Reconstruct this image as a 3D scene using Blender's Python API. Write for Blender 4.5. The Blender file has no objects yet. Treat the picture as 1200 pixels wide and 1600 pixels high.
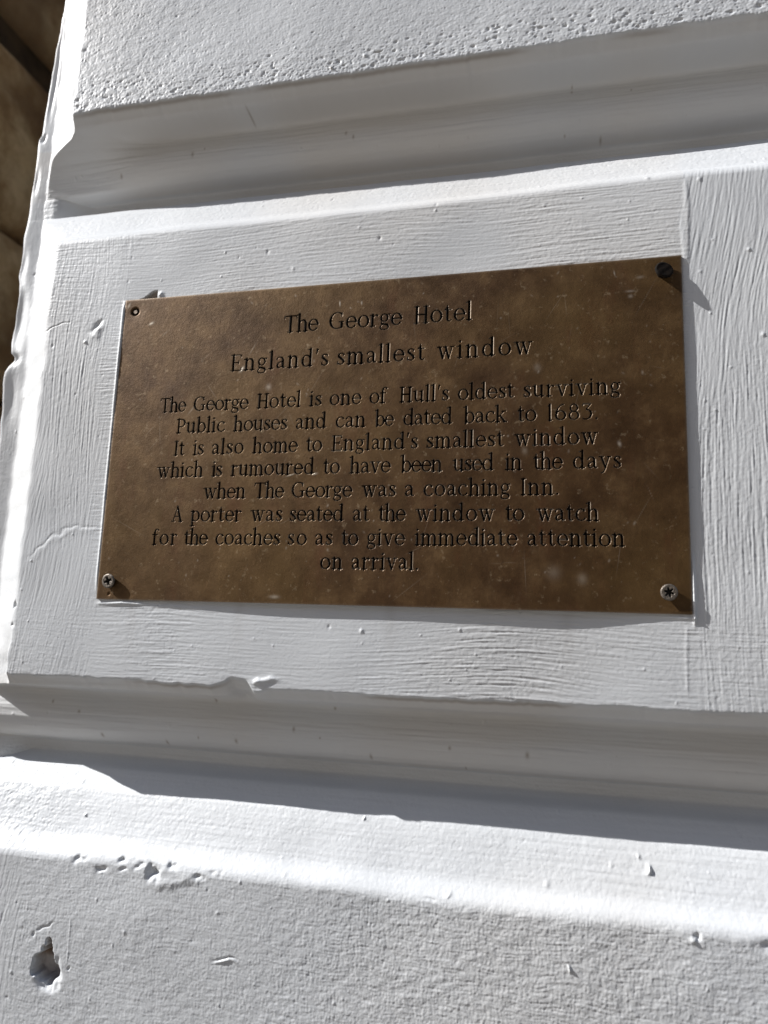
import bpy, math
import numpy as np

# ------------------------------------------------------------------ scene, camera, light, exposure
scene = bpy.context.scene
col = scene.collection
MM = 0.001
EYE = 1.65                      # height of the plaque centre above the pavement (m)


def W(x, y, z):
    """wall millimetres (x right, y into the wall, z up from the plaque centre) -> metres"""
    return (x * MM, y * MM, z * MM + EYE)


cam_d = bpy.data.cameras.new('camera')
cam = bpy.data.objects.new('camera', cam_d)
col.objects.link(cam)
scene.camera = cam
from mathutils import Matrix, Vector
right = Vector((0.97130965, 0.23508602, 0.03594624))
down = Vector((-0.00437213, 0.16877614, -0.98564471))
fwd = Vector((-0.23777816, 0.95720905, 0.16496172))
cx, cy, cz = W(96.022, -356.314, -100.044)
cam.matrix_world = Matrix(((right.x, -down.x, -fwd.x, cx), (right.y, -down.y, -fwd.y, cy),
                           (right.z, -down.z, -fwd.z, cz), (0, 0, 0, 1)))
cam_d.sensor_fit = 'VERTICAL'
cam_d.sensor_height = 32.0
cam_d.sensor_width = 24.0
cam_d.lens = 1165.49 / 1600.0 * 32.0
cam_d.clip_start = 0.01
cam_d.clip_end = 200.0
cam_d.dof.use_dof = True
cam_d.dof.focus_distance = 0.372
cam_d.dof.aperture_fstop = 8.0

# direction towards the sun: left, up and only a little out of the wall (grazing light)
SL, SU, SO = 4.05, 3.2, 1.0
sun_v = Vector((-SL, -SO, SU)).normalized()
SUN_EL = math.asin(sun_v.z)
SUN_ROT = math.atan2(sun_v.x, sun_v.y)
sun_d = bpy.data.lights.new('sun', 'SUN')
sun = bpy.data.objects.new('sun', sun_d)
col.objects.link(sun)
sun_d.energy = 5.0
sun_d.angle = math.radians(0.53)
sun_d.color = (1.0, 0.985, 0.965)
sun.location = (-3, -2, 5)
sun.rotation_euler = sun_v.to_track_quat('Z', 'Y').to_euler()

world = bpy.data.worlds.new('World')
scene.world = world
world.use_nodes = True
wn = world.node_tree
sky = wn.nodes.new('ShaderNodeTexSky')
sky.sky_type = 'NISHITA'
sky.sun_disc = False
sky.sun_elevation = SUN_EL
sky.sun_rotation = SUN_ROT
wn.links.new(sky.outputs[0], wn.nodes['Background'].inputs[0])
wn.nodes['Background'].inputs[1].default_value = 0.08

scene.view_settings.view_transform = 'Standard'
scene.view_settings.look = 'None'
scene.view_settings.gamma = 1.0
scene.view_settings.exposure = 0.50


# ------------------------------------------------------------------ helpers
def grid_object(name, X, Y, Z, mat, parent=None, attrs=None, mask=None):
    """one smooth quad mesh from 2-D arrays of wall millimetres (rows run down in z, columns to the right)"""
    nz, nx = X.shape
    idx = np.arange(nz * nx, dtype=np.int32).reshape(nz, nx)
    quads = np.stack([idx[1:, :-1], idx[1:, 1:], idx[:-1, 1:], idx[:-1, :-1]], -1).reshape(-1, 4)
    if mask is not None:
        quads = quads[mask.reshape(-1)]
    co = np.stack([X, Y, Z], -1).reshape(-1, 3) * MM
    co[:, 2] += EYE
    used = np.unique(quads)
    remap = np.zeros(nz * nx, np.int32)
    remap[used] = np.arange(len(used), dtype=np.int32)
    quads = remap[quads]
    me = bpy.data.meshes.new(name)
    me.vertices.add(len(used))
    me.vertices.foreach_set('co', co[used].astype(np.float32).ravel())
    me.loops.add(quads.size)
    me.loops.foreach_set('vertex_index', quads.ravel().astype(np.int32))
    me.polygons.add(len(quads))
    me.polygons.foreach_set('loop_start', np.arange(0, quads.size, 4, dtype=np.int32))
    me.polygons.foreach_set('use_smooth', np.ones(len(quads), bool))
    me.update(calc_edges=True)
    for an, arr in (attrs or {}).items():
        a = me.attributes.new(an, 'FLOAT', 'POINT')
        a.data.foreach_set('value', arr.reshape(-1)[used].astype(np.float32))
    me.materials.append(mat)
    ob = bpy.data.objects.new(name, me)
    col.objects.link(ob)
    if parent:
        ob.parent = parent
    return ob


def poly_object(name, verts, faces, mat, parent=None, smooth=False):
    me = bpy.data.meshes.new(name)
    me.from_pydata(verts, [], faces)
    me.update()
    if smooth:
        me.polygons.foreach_set('use_smooth', np.ones(len(faces), bool))
    me.materials.append(mat)
    ob = bpy.data.objects.new(name, me)
    col.objects.link(ob)
    if parent:
        ob.parent = parent
    return ob


def thing(name, label, cat, loc=(0, 0, 0)):
    o = bpy.data.objects.new(name, None)
    o.empty_display_size = 0.05
    col.objects.link(o)
    o['label'] = label
    o['category'] = cat
    return o


def smoothstep(a, b, x):
    t = np.clip((x - a) / (b - a), 0, 1)
    return t * t * (3 - 2 * t)


# ------------------------------------------------------------------ materials
def new_mat(name):
    m = bpy.data.materials.new(name)
    m.use_nodes = True
    nt = m.node_tree
    b = nt.nodes['Principled BSDF']
    return m, nt, b


def N(nt, kind, **kw):
    n = nt.nodes.new(kind)
    for k, v in kw.items():
        if k.startswith('i_'):
            n.inputs[k[2:].replace('_', ' ')].default_value = v
        else:
            setattr(n, k, v)
    return n


def noise(nt, vec, scale, detail=4, rough=0.55, stretch=None):
    n = N(nt, 'ShaderNodeTexNoise')
    n.inputs['Scale'].default_value = scale
    n.inputs['Detail'].default_value = detail
    n.inputs['Roughness'].default_value = rough
    if stretch:
        mp = N(nt, 'ShaderNodeMapping')
        mp.inputs['Scale'].default_value = stretch
        nt.links.new(vec, mp.inputs['Vector'])
        vec = mp.outputs[0]
    nt.links.new(vec, n.inputs['Vector'])
    return n.outputs['Fac']


def ramp(nt, fac, stops):
    r = N(nt, 'ShaderNodeValToRGB')
    el = r.color_ramp.elements
    while len(el) < len(stops):
        el.new(0.5)
    for e, (p, c) in zip(el, stops):
        e.position = p
        e.color = (*c, 1) if len(c) == 3 else c
    nt.links.new(fac, r.inputs['Fac'])
    return r.outputs['Color']


def mix(nt, fac, a, b, blend='MIX'):
    m = N(nt, 'ShaderNodeMix', data_type='RGBA', blend_type=blend)
    for sock, v in ((m.inputs[0], fac), (m.inputs[6], a), (m.inputs[7], b)):
        if isinstance(v, (int, float)):
            sock.default_value = v
        elif isinstance(v, tuple):
            sock.default_value = (*v, 1)
        else:
            nt.links.new(v, sock)
    return m.outputs[2]


def attr(nt, name):
    a = N(nt, 'ShaderNodeAttribute', attribute_name=name)
    return a.outputs['Fac']


def obj_coords(nt):
    return N(nt, 'ShaderNodeTexCoord').outputs['Object']


def bump(nt, h, strength, dist, prev=None):
    b = N(nt, 'ShaderNodeBump')
    b.inputs['Strength'].default_value = strength
    b.inputs['Distance'].default_value = dist
    nt.links.new(h, b.inputs['Height'])
    if prev is not None:
        nt.links.new(prev, b.inputs['Normal'])
    return b.outputs['Normal']


# white masonry paint
paint, nt, b = new_mat('white_masonry_paint')
v = obj_coords(nt)
c = ramp(nt, noise(nt, v, 9.0, 5), [(0.3, (0.60, 0.617, 0.634)), (0.7, (0.655, 0.673, 0.692))])
c = mix(nt, attr(nt, 'warm'), c, (0.64, 0.615, 0.58))
speck = ramp(nt, noise(nt, v, 520.0, 3), [(0.70, (0, 0, 0)), (0.80, (1, 1, 1))])
speck2 = mix(nt, 1.0, speck, ramp(nt, noise(nt, v, 40.0, 2), [(0.45, (0, 0, 0)), (0.75, (0.35, 0.35, 0.35))]), 'MULTIPLY')
c = mix(nt, speck2, c, (0.33, 0.27, 0.21))
c = mix(nt, attr(nt, 'dirt_and_shade'), c, (0.20, 0.15, 0.10))
c = mix(nt, attr(nt, 'bare_and_shade'), c, (0.24, 0.15, 0.085))
nt.links.new(c, b.inputs['Base Color'])
b.inputs['Roughness'].default_value = 0.48
b.inputs['Specular IOR Level'].default_value = 0.35
b1 = bump(nt, noise(nt, v, 900.0, 3), 0.25, 0.0003)
fm = N(nt, 'ShaderNodeMath', operation='MULTIPLY')
nt.links.new(noise(nt, v, 420.0, 4, 0.6), fm.inputs[0])
nt.links.new(attr(nt, 'far'), fm.inputs[1])
nt.links.new(bump(nt, fm.outputs[0], 0.6, 0.0011, b1), b.inputs['Normal'])

# brown sandstone of the jamb beyond the pier
stone, nt, b = new_mat('brown_sandstone')
v = obj_coords(nt)
c = ramp(nt, noise(nt, v, 14.0, 6, 0.65), [(0.28, (0.16, 0.09, 0.042)), (0.46, (0.38, 0.245, 0.12)), (0.64, (0.70, 0.54, 0.32))])
c = mix(nt, ramp(nt, noise(nt, v, 5.0, 3), [(0.45, (0, 0, 0)), (0.62, (0.8, 0.8, 0.8))]), c, (0.18, 0.105, 0.05))
nt.links.new(c, b.inputs['Base Color'])
b.inputs['Roughness'].default_value = 0.9
nt.links.new(bump(nt, noise(nt, v, 60.0, 6, 0.7), 0.7, 0.006), b.inputs['Normal'])

mortar, nt, b = new_mat('dark_joint_mortar')
v = obj_coords(nt)
c = ramp(nt, noise(nt, v, 30.0, 5), [(0.3, (0.03, 0.02, 0.012)), (0.7, (0.10, 0.065, 0.035))])
nt.links.new(c, b.inputs['Base Color'])
b.inputs['Roughness'].default_value = 0.95

# tarnished brass / bronze
brass, nt, b = new_mat('tarnished_brass')
v = obj_coords(nt)
big = noise(nt, v, 16.0, 6, 0.6)
mid = noise(nt, v, 55.0, 6, 0.7)
fine = noise(nt, v, 300.0, 4, 0.6)
streak = noise(nt, v, 60.0, 4, 0.6, (3.0, 1.0, 0.35))
c = ramp(nt, big, [(0.30, (0.048, 0.023, 0.008)), (0.52, (0.086, 0.044, 0.015)), (0.72, (0.140, 0.079, 0.030))])
c = mix(nt, 0.55, c, ramp(nt, mid, [(0.32, (0.044, 0.020, 0.008)), (0.50, (0.092, 0.047, 0.018)), (0.70, (0.190, 0.112, 0.048))]))
c = mix(nt, ramp(nt, streak, [(0.5, (0, 0, 0)), (0.75, (0.55, 0.55, 0.55))]), c, (0.068, 0.034, 0.014))
gold = ramp(nt, noise(nt, v, 9.0, 4, 0.6), [(0.42, (0, 0, 0)), (0.66, (0.6, 0.6, 0.6))])
c = mix(nt, gold, c, (0.165, 0.098, 0.034))
rust = ramp(nt, noise(nt, v, 38.0, 5, 0.65, (1.6, 1.0, 0.5)), [(0.55, (0, 0, 0)), (0.72, (0.5, 0.5, 0.5))])
c = mix(nt, rust, c, (0.105, 0.040, 0.015))
pale = mix(nt, 1.0, ramp(nt, noise(nt, v, 85.0, 5, 0.7), [(0.56, (0, 0, 0)), (0.70, (1, 1, 1))]),
           ramp(nt, noise(nt, v, 11.0, 2), [(0.48, (0, 0, 0)), (0.68, (0.30, 0.30, 0.30))]), 'MULTIPLY')
pale = mix(nt, 1.0, pale, ramp(nt, noise(nt, v, 520.0, 3, 0.7), [(0.38, (0.1, 0.1, 0.1)), (0.62, (1, 1, 1))]), 'MULTIPLY')
c = mix(nt, pale, c, (0.27, 0.20, 0.125))
c = mix(nt, ramp(nt, fine, [(0.62, (0, 0, 0)), (0.76, (0.45, 0.45, 0.45))]), c, (0.38, 0.29, 0.18))
c = mix(nt, attr(nt, 'ink'), c, (0.007, 0.006, 0.005))
c = mix(nt, attr(nt, 'scuff_and_glint'), c, (0.62, 0.55, 0.45))
nt.links.new(c, b.inputs['Base Color'])
inv = N(nt, 'ShaderNodeMath', operation='SUBTRACT')
inv.inputs[0].default_value = 1.0
nt.links.new(attr(nt, 'ink'), inv.inputs[1])
for sock_name, val in (('Metallic', 0.55), ('Specular IOR Level', 0.4)):
    mu = N(nt, 'ShaderNodeMath', operation='MULTIPLY')
    mu.inputs[1].default_value = val
    nt.links.new(inv.outputs[0], mu.inputs[0])
    nt.links.new(mu.outputs[0], b.inputs[sock_name])
r_ = ramp(nt, mid, [(0.3, (0.40, 0.40, 0.40)), (0.7, (0.58, 0.58, 0.58))])
r_ = mix(nt, attr(nt, 'ink'), r_, (0.8, 0.8, 0.8))
nt.links.new(r_, b.inputs['Roughness'])
nn = bump(nt, noise(nt, v, 420.0, 5, 0.75), 0.5, 0.0003)
nn = bump(nt, noise(nt, v, 900.0, 3, 0.6, (6.0, 1.0, 0.4)), 0.25, 0.0001, nn)
nt.links.new(nn, b.inputs['Normal'])

screw_metal, nt, b = new_mat('weathered_steel')
v = obj_coords(nt)
c = ramp(nt, noise(nt, v, 700.0, 4, 0.7), [(0.3, (0.085, 0.068, 0.052)), (0.7, (0.25, 0.215, 0.18))])
c = mix(nt, attr(nt, 'ink'), c, (0.01, 0.009, 0.008))
nt.links.new(c, b.inputs['Base Color'])
b.inputs['Metallic'].default_value = 0.5
b.inputs['Roughness'].default_value = 0.5
nt.links.new(bump(nt, noise(nt, v, 1500.0, 3), 0.6, 0.0004), b.inputs['Normal'])

dark_metal, nt, b = new_mat('blackened_screw_metal')
v = obj_coords(nt)
c = ramp(nt, noise(nt, v, 600.0, 3), [(0.3, (0.006, 0.005, 0.004)), (0.7, (0.018, 0.012, 0.008))])
nt.links.new(c, b.inputs['Base Color'])
b.inputs['Metallic'].default_value = 0.0
b.inputs['Specular IOR Level'].default_value = 0.12
b.inputs['Roughness'].default_value = 0.75

paving, nt, b = new_mat('warm_paving_flags')
v = obj_coords(nt)
br = N(nt, 'ShaderNodeTexBrick')
br.inputs['Scale'].default_value = 1.0
br.inputs['Brick Width'].default_value = 0.9
br.inputs['Row Height'].default_value = 0.6
br.inputs['Mortar Size'].default_value = 0.008
br.inputs['Color1'].default_value = (0.52, 0.48, 0.42, 1)
br.inputs['Color2'].default_value = (0.46, 0.42, 0.37, 1)
br.inputs['Mortar'].default_value = (0.14, 0.115, 0.09, 1)
nt.links.new(v, br.inputs['Vector'])
c = mix(nt, 0.35, br.outputs['Color'], ramp(nt, noise(nt, v, 6.0, 6), [(0.3, (0.36, 0.33, 0.29)), (0.7, (0.60, 0.56, 0.50))]))
nt.links.new(c, b.inputs['Base Color'])
b.inputs['Roughness'].default_value = 0.9

# ------------------------------------------------------------------ the ground
gv = [(-60, -60, 0), (60, -60, 0), (60, 60, 0), (-60, 60, 0)]
ground = poly_object('pavement', gv, [(0, 1, 2, 3)], paving)
ground['kind'] = 'structure'
setts, nt, b = new_mat('added_dark_setts')
v = obj_coords(nt)
bs = N(nt, 'ShaderNodeTexBrick')
bs.inputs['Scale'].default_value = 1.0
bs.inputs['Brick Width'].default_value = 0.2
bs.inputs['Row Height'].default_value = 0.1
bs.inputs['Mortar Size'].default_value = 0.008
bs.inputs['Color1'].default_value = (0.085, 0.075, 0.065, 1)
bs.inputs['Color2'].default_value = (0.06, 0.052, 0.046, 1)
bs.inputs['Mortar'].default_value = (0.03, 0.027, 0.024, 1)
nt.links.new(v, bs.inputs['Vector'])
nt.links.new(bs.outputs['Color'], b.inputs['Base Color'])
b.inputs['Roughness'].default_value = 0.85
strip_g = poly_object('added_dark_strip', [(-60, -2.5, 0.004), (60, -2.5, 0.004), (60, 1.3, 0.004), (-60, 1.3, 0.004)], [(0, 1, 2, 3)], setts)  # unseen dark strip added to cut the light bounced from below
strip_g['kind'] = 'structure'

# ------------------------------------------------------------------ unseen brick house added to hold back sky light
house_brick, nt, b = new_mat('dark_red_brick')
v = obj_coords(nt)
bk = N(nt, 'ShaderNodeTexBrick')
bk.inputs['Scale'].default_value = 1.0
bk.inputs['Brick Width'].default_value = 0.225
bk.inputs['Row Height'].default_value = 0.075
bk.inputs['Mortar Size'].default_value = 0.01
bk.inputs['Color1'].default_value = (0.16, 0.085, 0.06, 1)
bk.inputs['Color2'].default_value = (0.12, 0.065, 0.05, 1)
bk.inputs['Mortar'].default_value = (0.2, 0.17, 0.14, 1)
mpn = N(nt, 'ShaderNodeMapping')
mpn.inputs['Rotation'].default_value = (math.radians(90), 0, 0)
nt.links.new(v, mpn.inputs['Vector'])
nt.links.new(mpn.outputs[0], bk.inputs['Vector'])
nt.links.new(bk.outputs['Color'], b.inputs['Base Color'])
b.inputs['Roughness'].default_value = 0.9
house_glass, nt, b = new_mat('dark_window_glass')
b.inputs['Base Color'].default_value = (0.02, 0.025, 0.03, 1)
b.inputs['Roughness'].default_value = 0.08


def box_m(name, x0, x1, y0, y1, z0, z1, mat, parent):
    p = [(x, y, z) for x in (x0, x1) for y in (y0, y1) for z in (z0, z1)]
    f = [(0, 1, 3, 2), (4, 6, 7, 5), (0, 4, 5, 1), (2, 3, 7, 6), (0, 2, 6, 4), (1, 5, 7, 3)]
    return poly_object(name, p, f, mat, parent)


house = thing('sky_block_house', 'unseen dark red brick house added across the street to dim the sky light', 'house')
box_m('wall', -20, 24, -19, -11.5, 0.0, 11.0, house_brick, house)
box_m('parapet', -20.1, 24.1, -19.1, -11.4, 11.005, 11.5, paving, house)
for fl in (1.0, 4.3, 7.7):
    for wx in range(-18, 23, 5):
        box_m('window', wx, wx + 1.3, -11.6, -11.46, fl, fl + 2.0, house_glass, house)

# ------------------------------------------------------------------ periodic noise fields (0.5 mm lattice)
TS = 0.36
NZ, NX = 1800, 1400
rng = np.random.RandomState(7)
fz = np.fft.fftfreq(NZ, TS)[:, None] * 2 * np.pi
fx = np.fft.rfftfreq(NX, TS)[None, :] * 2 * np.pi


def field(sx, sz, cut=None):
    """unit-variance noise with correlation lengths sx, sz (mm)"""
    w = np.fft.rfft2(rng.standard_normal((NZ, NX)))
    k = np.exp(-0.5 * ((fx * sx) ** 2 + (fz * sz) ** 2))
    if cut:
        k = k * (1 - np.exp(-0.5 * ((fx ** 2 + fz ** 2) * cut ** 2)))
    a = np.fft.irfft2(w * k, s=(NZ, NX))
    return a / a.std()


def slope_scale(a, s):
    """rescale so that the rms gradient is s (mm per mm)"""
    gz, gx = np.gradient(a, TS)
    return a * (s / math.sqrt((gz ** 2 + gx ** 2).mean()))


def warp_rows(a, sh):
    """shift rows by sh lattice steps (linear)"""
    n = a.shape[0]
    p = np.arange(n)[:, None] + sh
    i = np.floor(p).astype(int)
    f = p - i
    j = np.arange(a.shape[1])[None, :]
    return a[i % n, j] * (1 - f) + a[(i + 1) % n, j] * f


def warp_cols(a, sh):
    return warp_rows(np.ascontiguousarray(a.T), np.ascontiguousarray(sh.T)).T


lo1 = field(45, 30)
lo2 = field(18, 18)
und = slope_scale(field(38, 26), 0.013) + slope_scale(field(11, 9), 0.012)
hstroke = slope_scale(field(8, 0.22, 1.0), 0.075) + slope_scale(field(24, 0.7), 0.012) + slope_scale(field(2.4, 0.24, 1.2), 0.065) + slope_scale(field(0.5, 0.4), 0.03)
hstroke = warp_rows(hstroke, lo1 * 5 + lo2 * 1.5) * (1.0 + 0.35 * np.clip(lo2, -1.5, 1.5))
vstroke = slope_scale(field(0.21, 8, 1.0), 0.075) + slope_scale(field(0.7, 22), 0.016) + slope_scale(field(0.24, 2.4, 1.2), 0.055) + slope_scale(field(0.4, 0.5), 0.03)
shear = np.arange(NZ)[:, None] * math.tan(math.radians(9)) + 0 * lo1
vs2 = warp_cols(slope_scale(field(0.21, 8, 1.0), 0.085) + slope_scale(field(0.24, 2.4, 1.2), 0.05), shear)
mk = smoothstep(-0.1, 0.7, field(14, 34))
vstroke = vstroke * (1 - 0.7 * mk) + vs2 * mk
vstroke = warp_cols(vstroke, lo2 * 3 + lo1 * 5) * (1.0 + 0.35 * np.clip(lo1, -1.5, 1.5))
st = field(0.36, 0.30)
stipple = slope_scale(st - 0.5 * np.clip(-st - 0.9, 0, None) ** 1.3 * 2, 0.17) + slope_scale(field(1.5, 1.0), 0.06)
rg1 = field(1.5, 0.42, 3)
rg2 = field(0.42, 1.5, 3)
rg3 = -np.abs(field(0.9, 0.8, 4))
wj1, wj2 = field(4.5, 4.5) * 1.8, field(4.5, 4.5) * 1.8
rg1 = -np.abs(warp_cols(warp_rows(rg1, wj1), wj2))
rg2 = -np.abs(warp_cols(warp_rows(rg2, wj2), wj1))
crinkle = slope_scale(warp_rows(field(2.4, 0.25, 1.2), wj1), 0.048) + slope_scale(warp_cols(field(0.25, 1.4, 1.2), wj2), 0.034) \
    + slope_scale(rg1, 0.022) + slope_scale(field(0.32, 0.30), 0.08) + slope_scale(field(1.5, 1.0, 5), 0.04)
ground_in = slope_scale(field(0.6, 0.6), 0.035)
fineh = slope_scale(field(16, 0.35), 0.05) + slope_scale(field(4, 0.4), 0.03)

# ------------------------------------------------------------------ the wall surface
# non-uniform grid: 0.5 mm over what the photo shows, coarser outside
STEP = 0.36
xs_f = np.arange(-240, 222, STEP)
xs = np.concatenate([np.linspace(0, 1, 40)[:-1] * 12 - 252, xs_f, np.arange(222, 400, 1.2), np.arange(400, 1500, 9.0)])
zs = np.concatenate([np.arange(660, 470, -7.0), np.arange(465, 333, -1.2), np.arange(332, -312, -STEP), np.arange(-313, -460, -1.2), np.arange(-462, -660, -7.0)])
X0, Z0 = np.meshgrid(xs, zs)
ix = np.round((xs + 256) / TS).astype(int) % NX
iz = np.round((330 - zs) / TS).astype(int) % NZ
fine_m = (1 - smoothstep(350, 398, X0)) * (1 - smoothstep(425, 464, Z0)) * smoothstep(-458, -420, Z0)


def S(f):
    return f[np.ix_(iz, ix)]


# jagged free edge of the corner strip (mm, measured along the height)
ez = np.array([700, 322, 287, 254, 225, 222, 211, 184, 161, 139, 124, 119, 112, 107, 98, 90, 78, 71, 68.5, 66, 62, 58, 50, 39, 23, 6, -40, -120, -260, -700.])
ex = np.array([-236, -236.6, -238.8, -240.2, -241.2, -242.8, -242.6, -243.2, -244.3, -245.3, -246.4, -245.2, -244.2, -244.9, -246.4, -246.2, -245.8, -244.6, -242.4, -242.2, -244.6, -246.3, -246.6, -245.6, -245.0, -244.2, -244.5, -245, -245, -245.])
edge = np.interp(-zs, -ez, ex) - 5.6
rr = np.random.RandomState(3)
e_n = np.convolve(rr.standard_normal(len(zs) + 60), np.hanning(13), 'same')[30:-30]
e_n2 = np.convolve(rr.standard_normal(len(zs) + 60), np.hanning(51), 'same')[30:-30]
edge = edge + 0.05 * e_n2
X = X0.copy()
lm = X0 < -238
X[lm] = (-238 + (X0 + 238) * ((edge[:, None] + 238) / (-252 + 238)))[lm]
X[:, 0] = edge
wob = S(lo2)

# moulded channel between the stone courses: depth (mm) against the drop below the upper arris
ph = np.array([-5, 0, 0.8, 6.2, 6.7, 7.3, 8.2, 9.4, 10.6, 12.5, 15.5, 20, 25, 29.5, 33.0, 35.6, 37.2, 38.8, 45.0, 48.3, 50.4, 60, 70, 77.5, 79.5, 84.0, 86.4, 89, 95.])
pd = np.array([0, 0, 1.6, 6.6, 11.0, 16.0, 21.0, 23.6, 24.2, 23.8, 22.6, 21.8, 22.0, 23.4, 25.8, 29.0, 33.0, 38.6, 38.6, 34.5, 29.0, 18.6, 12.8, 8.4, 6.8, 1.6, 0.2, -0.1, 0.])
hh = np.arange(-5, 95, 0.1)
gd = np.interp(hh, ph, pd)
# at the worn left end of the top channel the roll flattens into a plain hollow
ph2 = np.concatenate([[-5, 0, 1.0, 6.2, 7.4, 9.5, 13, 18, 24, 30, 36.0], ph[ph > 36.5]])
pd2 = np.concatenate([[0, 0, 1.6, 6.4, 9.0, 12.0, 16.5, 21.5, 25.0, 27.4, 29.0], pd[ph > 36.5]])
gd2 = np.interp(hh, ph2, pd2)
kern = np.exp(-0.5 * (np.arange(-20, 21) * 0.1 / 0.55) ** 2)
gs = np.convolve(np.pad(gd, 20, 'edge'), kern / kern.sum(), 'valid')
gs_b = np.convolve(np.pad(gd2, 20, 'edge'), kern / kern.sum(), 'valid')
gs2k = np.exp(-0.5 * (np.arange(-40, 41) * 0.1 / 0.9) ** 2)
gsm = np.convolve(np.pad(gd, 40, 'edge'), gs2k / gs2k.sum(), 'valid')
wgt = smoothstep(72, 80, hh)
gs = gs * (1 - wgt) + gsm * wgt
gs_b = gs_b * (1 - wgt) + gsm * wgt
ARR = [553.0, 213.0, -127.0, -467.0]

dn = np.random.RandomState(11)


def line_noise(sig, amp, seed):
    st_ = sig / 4.0
    n = int(1900 / st_) + 40
    r = np.random.RandomState(seed).standard_normal(n)
    k = np.exp(-0.5 * (np.arange(-14, 15) / 4.0) ** 2)
    a = np.convolve(r, k, 'same')
    a = a / a.std() * amp
    return np.interp(xs, -280 + st_ * np.arange(n), a)


def gap(x, a, b_, s):
    return smoothstep(a - s, a, x) * (1 - smoothstep(b_, b_ + s, x))


G = np.zeros_like(X)
H_all = np.full_like(X, 1e3)
for k, zA in enumerate(ARR):
    wA = line_noise(1.2, 0.16, 20 + k) + line_noise(9, 0.28, 40 + k) + line_noise(50, 0.45, 60 + k)
    wD = line_noise(9, 0.15, 80 + k) + line_noise(60, 0.7, 90 + k) - (3.2 if zA == -127.0 else 0.0)
    h = zA - Z0
    t = smoothstep(2, 10, h)
    t2 = smoothstep(60, 84, h)
    nick = np.zeros(len(xs))
    if zA == -127.0:      # broken arris above the lower channel
        nick = 4.6 * np.exp(-((xs + 64.5) / 6.5) ** 4) + 2.0 * np.exp(-((xs + 73) / 4) ** 2) - 1.6 * np.exp(-((xs + 54) / 3.2) ** 2)
    hw = h + (wA[None, :] + nick[None, :]) * (1 - t) + wD[None, :] * t2
    g = np.interp(hw, hh, gs, left=0, right=0)
    if zA == 213.0:
        lw = smoothstep(-206, -150, X)
        g = g * lw + np.interp(hw, hh, gs_b, left=0, right=0) * (1 - lw)
    G = np.where(np.abs(g) > np.abs(G), g, G)
    inb = (h > -6) & (h < 96)
    H_all = np.where(inb, hw, H_all)

# moulded vertical end of the courses
ce = np.array([-3, 0, 0.8, 1.5, 7, 12, 18, 25, 29, 33, 36, 40, 46.])
cd = np.array([0, 0, 2.5, 6.0, 10.5, 12.5, 14.8, 18.0, 21.0, 25.5, 29.0, 29.0, 29.0])
# plain bevel used where a course has a worn, rounded end
cb = np.array([0, 0.15, 0.8, 1.4, 6.0, 10.2, 15.0, 20.8, 24.2, 27.6, 29.0, 29.0, 29.0])
ee = np.arange(-3, 60, 0.1)
k1 = np.exp(-0.5 * (np.arange(-20, 21) * 0.1 / 0.6) ** 2); k1 /= k1.sum()
ca = np.convolve(np.pad(np.interp(ee, ce, cd), 20, 'edge'), k1, 'valid')
k2 = np.exp(-0.5 * (np.arange(-40, 41) * 0.1 / 1.5) ** 2); k2 /= k2.sum()
cbv = np.convolve(np.pad(np.interp(ee, ce, cb), 40, 'edge'), k2, 'valid')
xl = -202.0 + 0.35 * S(lo2)[:, 300][:, None] + 0.3 * S(field(3, 3))[:, 200][:, None]
E_ = xl - X
near_arris = np.zeros_like(X)
for zA in ARR:
    near_arris = np.maximum(near_arris, smoothstep(zA + 26, zA + 3, Z0) * smoothstep(zA - 95, zA - 70, Z0))
CA = np.interp(E_, ee, ca)
CB = np.interp(E_, ee, cbv)
C = CA * near_arris + CB * (1 - near_arris)
gmax = 28.8 + 10 * smoothstep(-232, -206, X)
G = np.minimum(G, gmax)
kk = 0.8
D = np.maximum(G, C)
dlt = np.abs(G - C)
D = D + np.where((G > 0.3) & (C > 0.3), 0.22 * kk * np.exp(-dlt / kk), 0)

# zones of the painted relief
flat = (1 - smoothstep(0.15, 2.2, G)) * (1 - smoothstep(0.3, 2.5, C))
lip = S(field(6, 6)) * 1.6
up = smoothstep(170, 174, Z0)
mid_ = (Z0 < 170) & (Z0 > -170)
low = (Z0 <= -170)
bx = S(field(1.2, 8)) * 0.9
bw = S(field(5, 14))
side_l = 1 - smoothstep(-160 + bw * 4, -148.5 + bw * 2, X0)
side_r = smoothstep(151.0 + bx + bw * 0.8, 153.5 + bx + bw * 0.8, X0)
low_l = 1 - smoothstep(-184 + bx * 2, -172 + bx * 4, X0)
vs = np.clip(side_l + side_r, 0, 1)
T_mid = S(hstroke) * (1 - vs) + (S(vstroke) * np.where(side_l > 0.5, 0.85, 1.0)) * vs
cross = smoothstep(52, 92, Z0) * side_l * 0.75 + smoothstep(-78, -100, Z0) * vs * 0.7
T_mid = T_mid * (1 - 0.45 * cross) + S(hstroke) * cross * 0.75 + S(stipple) * cross * 0.28
T_up = S(stipple) * (0.55 + 0.55 * np.exp(-np.clip(Z0 - 213, 0, None) / 22) + 0.20 * np.clip(S(lo1), -1, 1)) + 0.45 * S(hstroke) * np.exp(-np.clip(Z0 - 213, 0, None) / 16) \
    + 0.35 * S(vstroke) * (1 - smoothstep(-200, -165, X0))
T_low = S(crinkle) * (1.0 + 0.25 * np.clip(S(lo1), -1, 1)) * (1 - low_l) + (1.35 * S(vstroke) + 0.3 * S(crinkle)) * low_l
T = np.where(low, T_low, np.where(mid_, T_mid, T_up))
soff = (H_all < 38) & (G > 0.3)
ledge = (H_all >= 38) & (H_all < 92)
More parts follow.
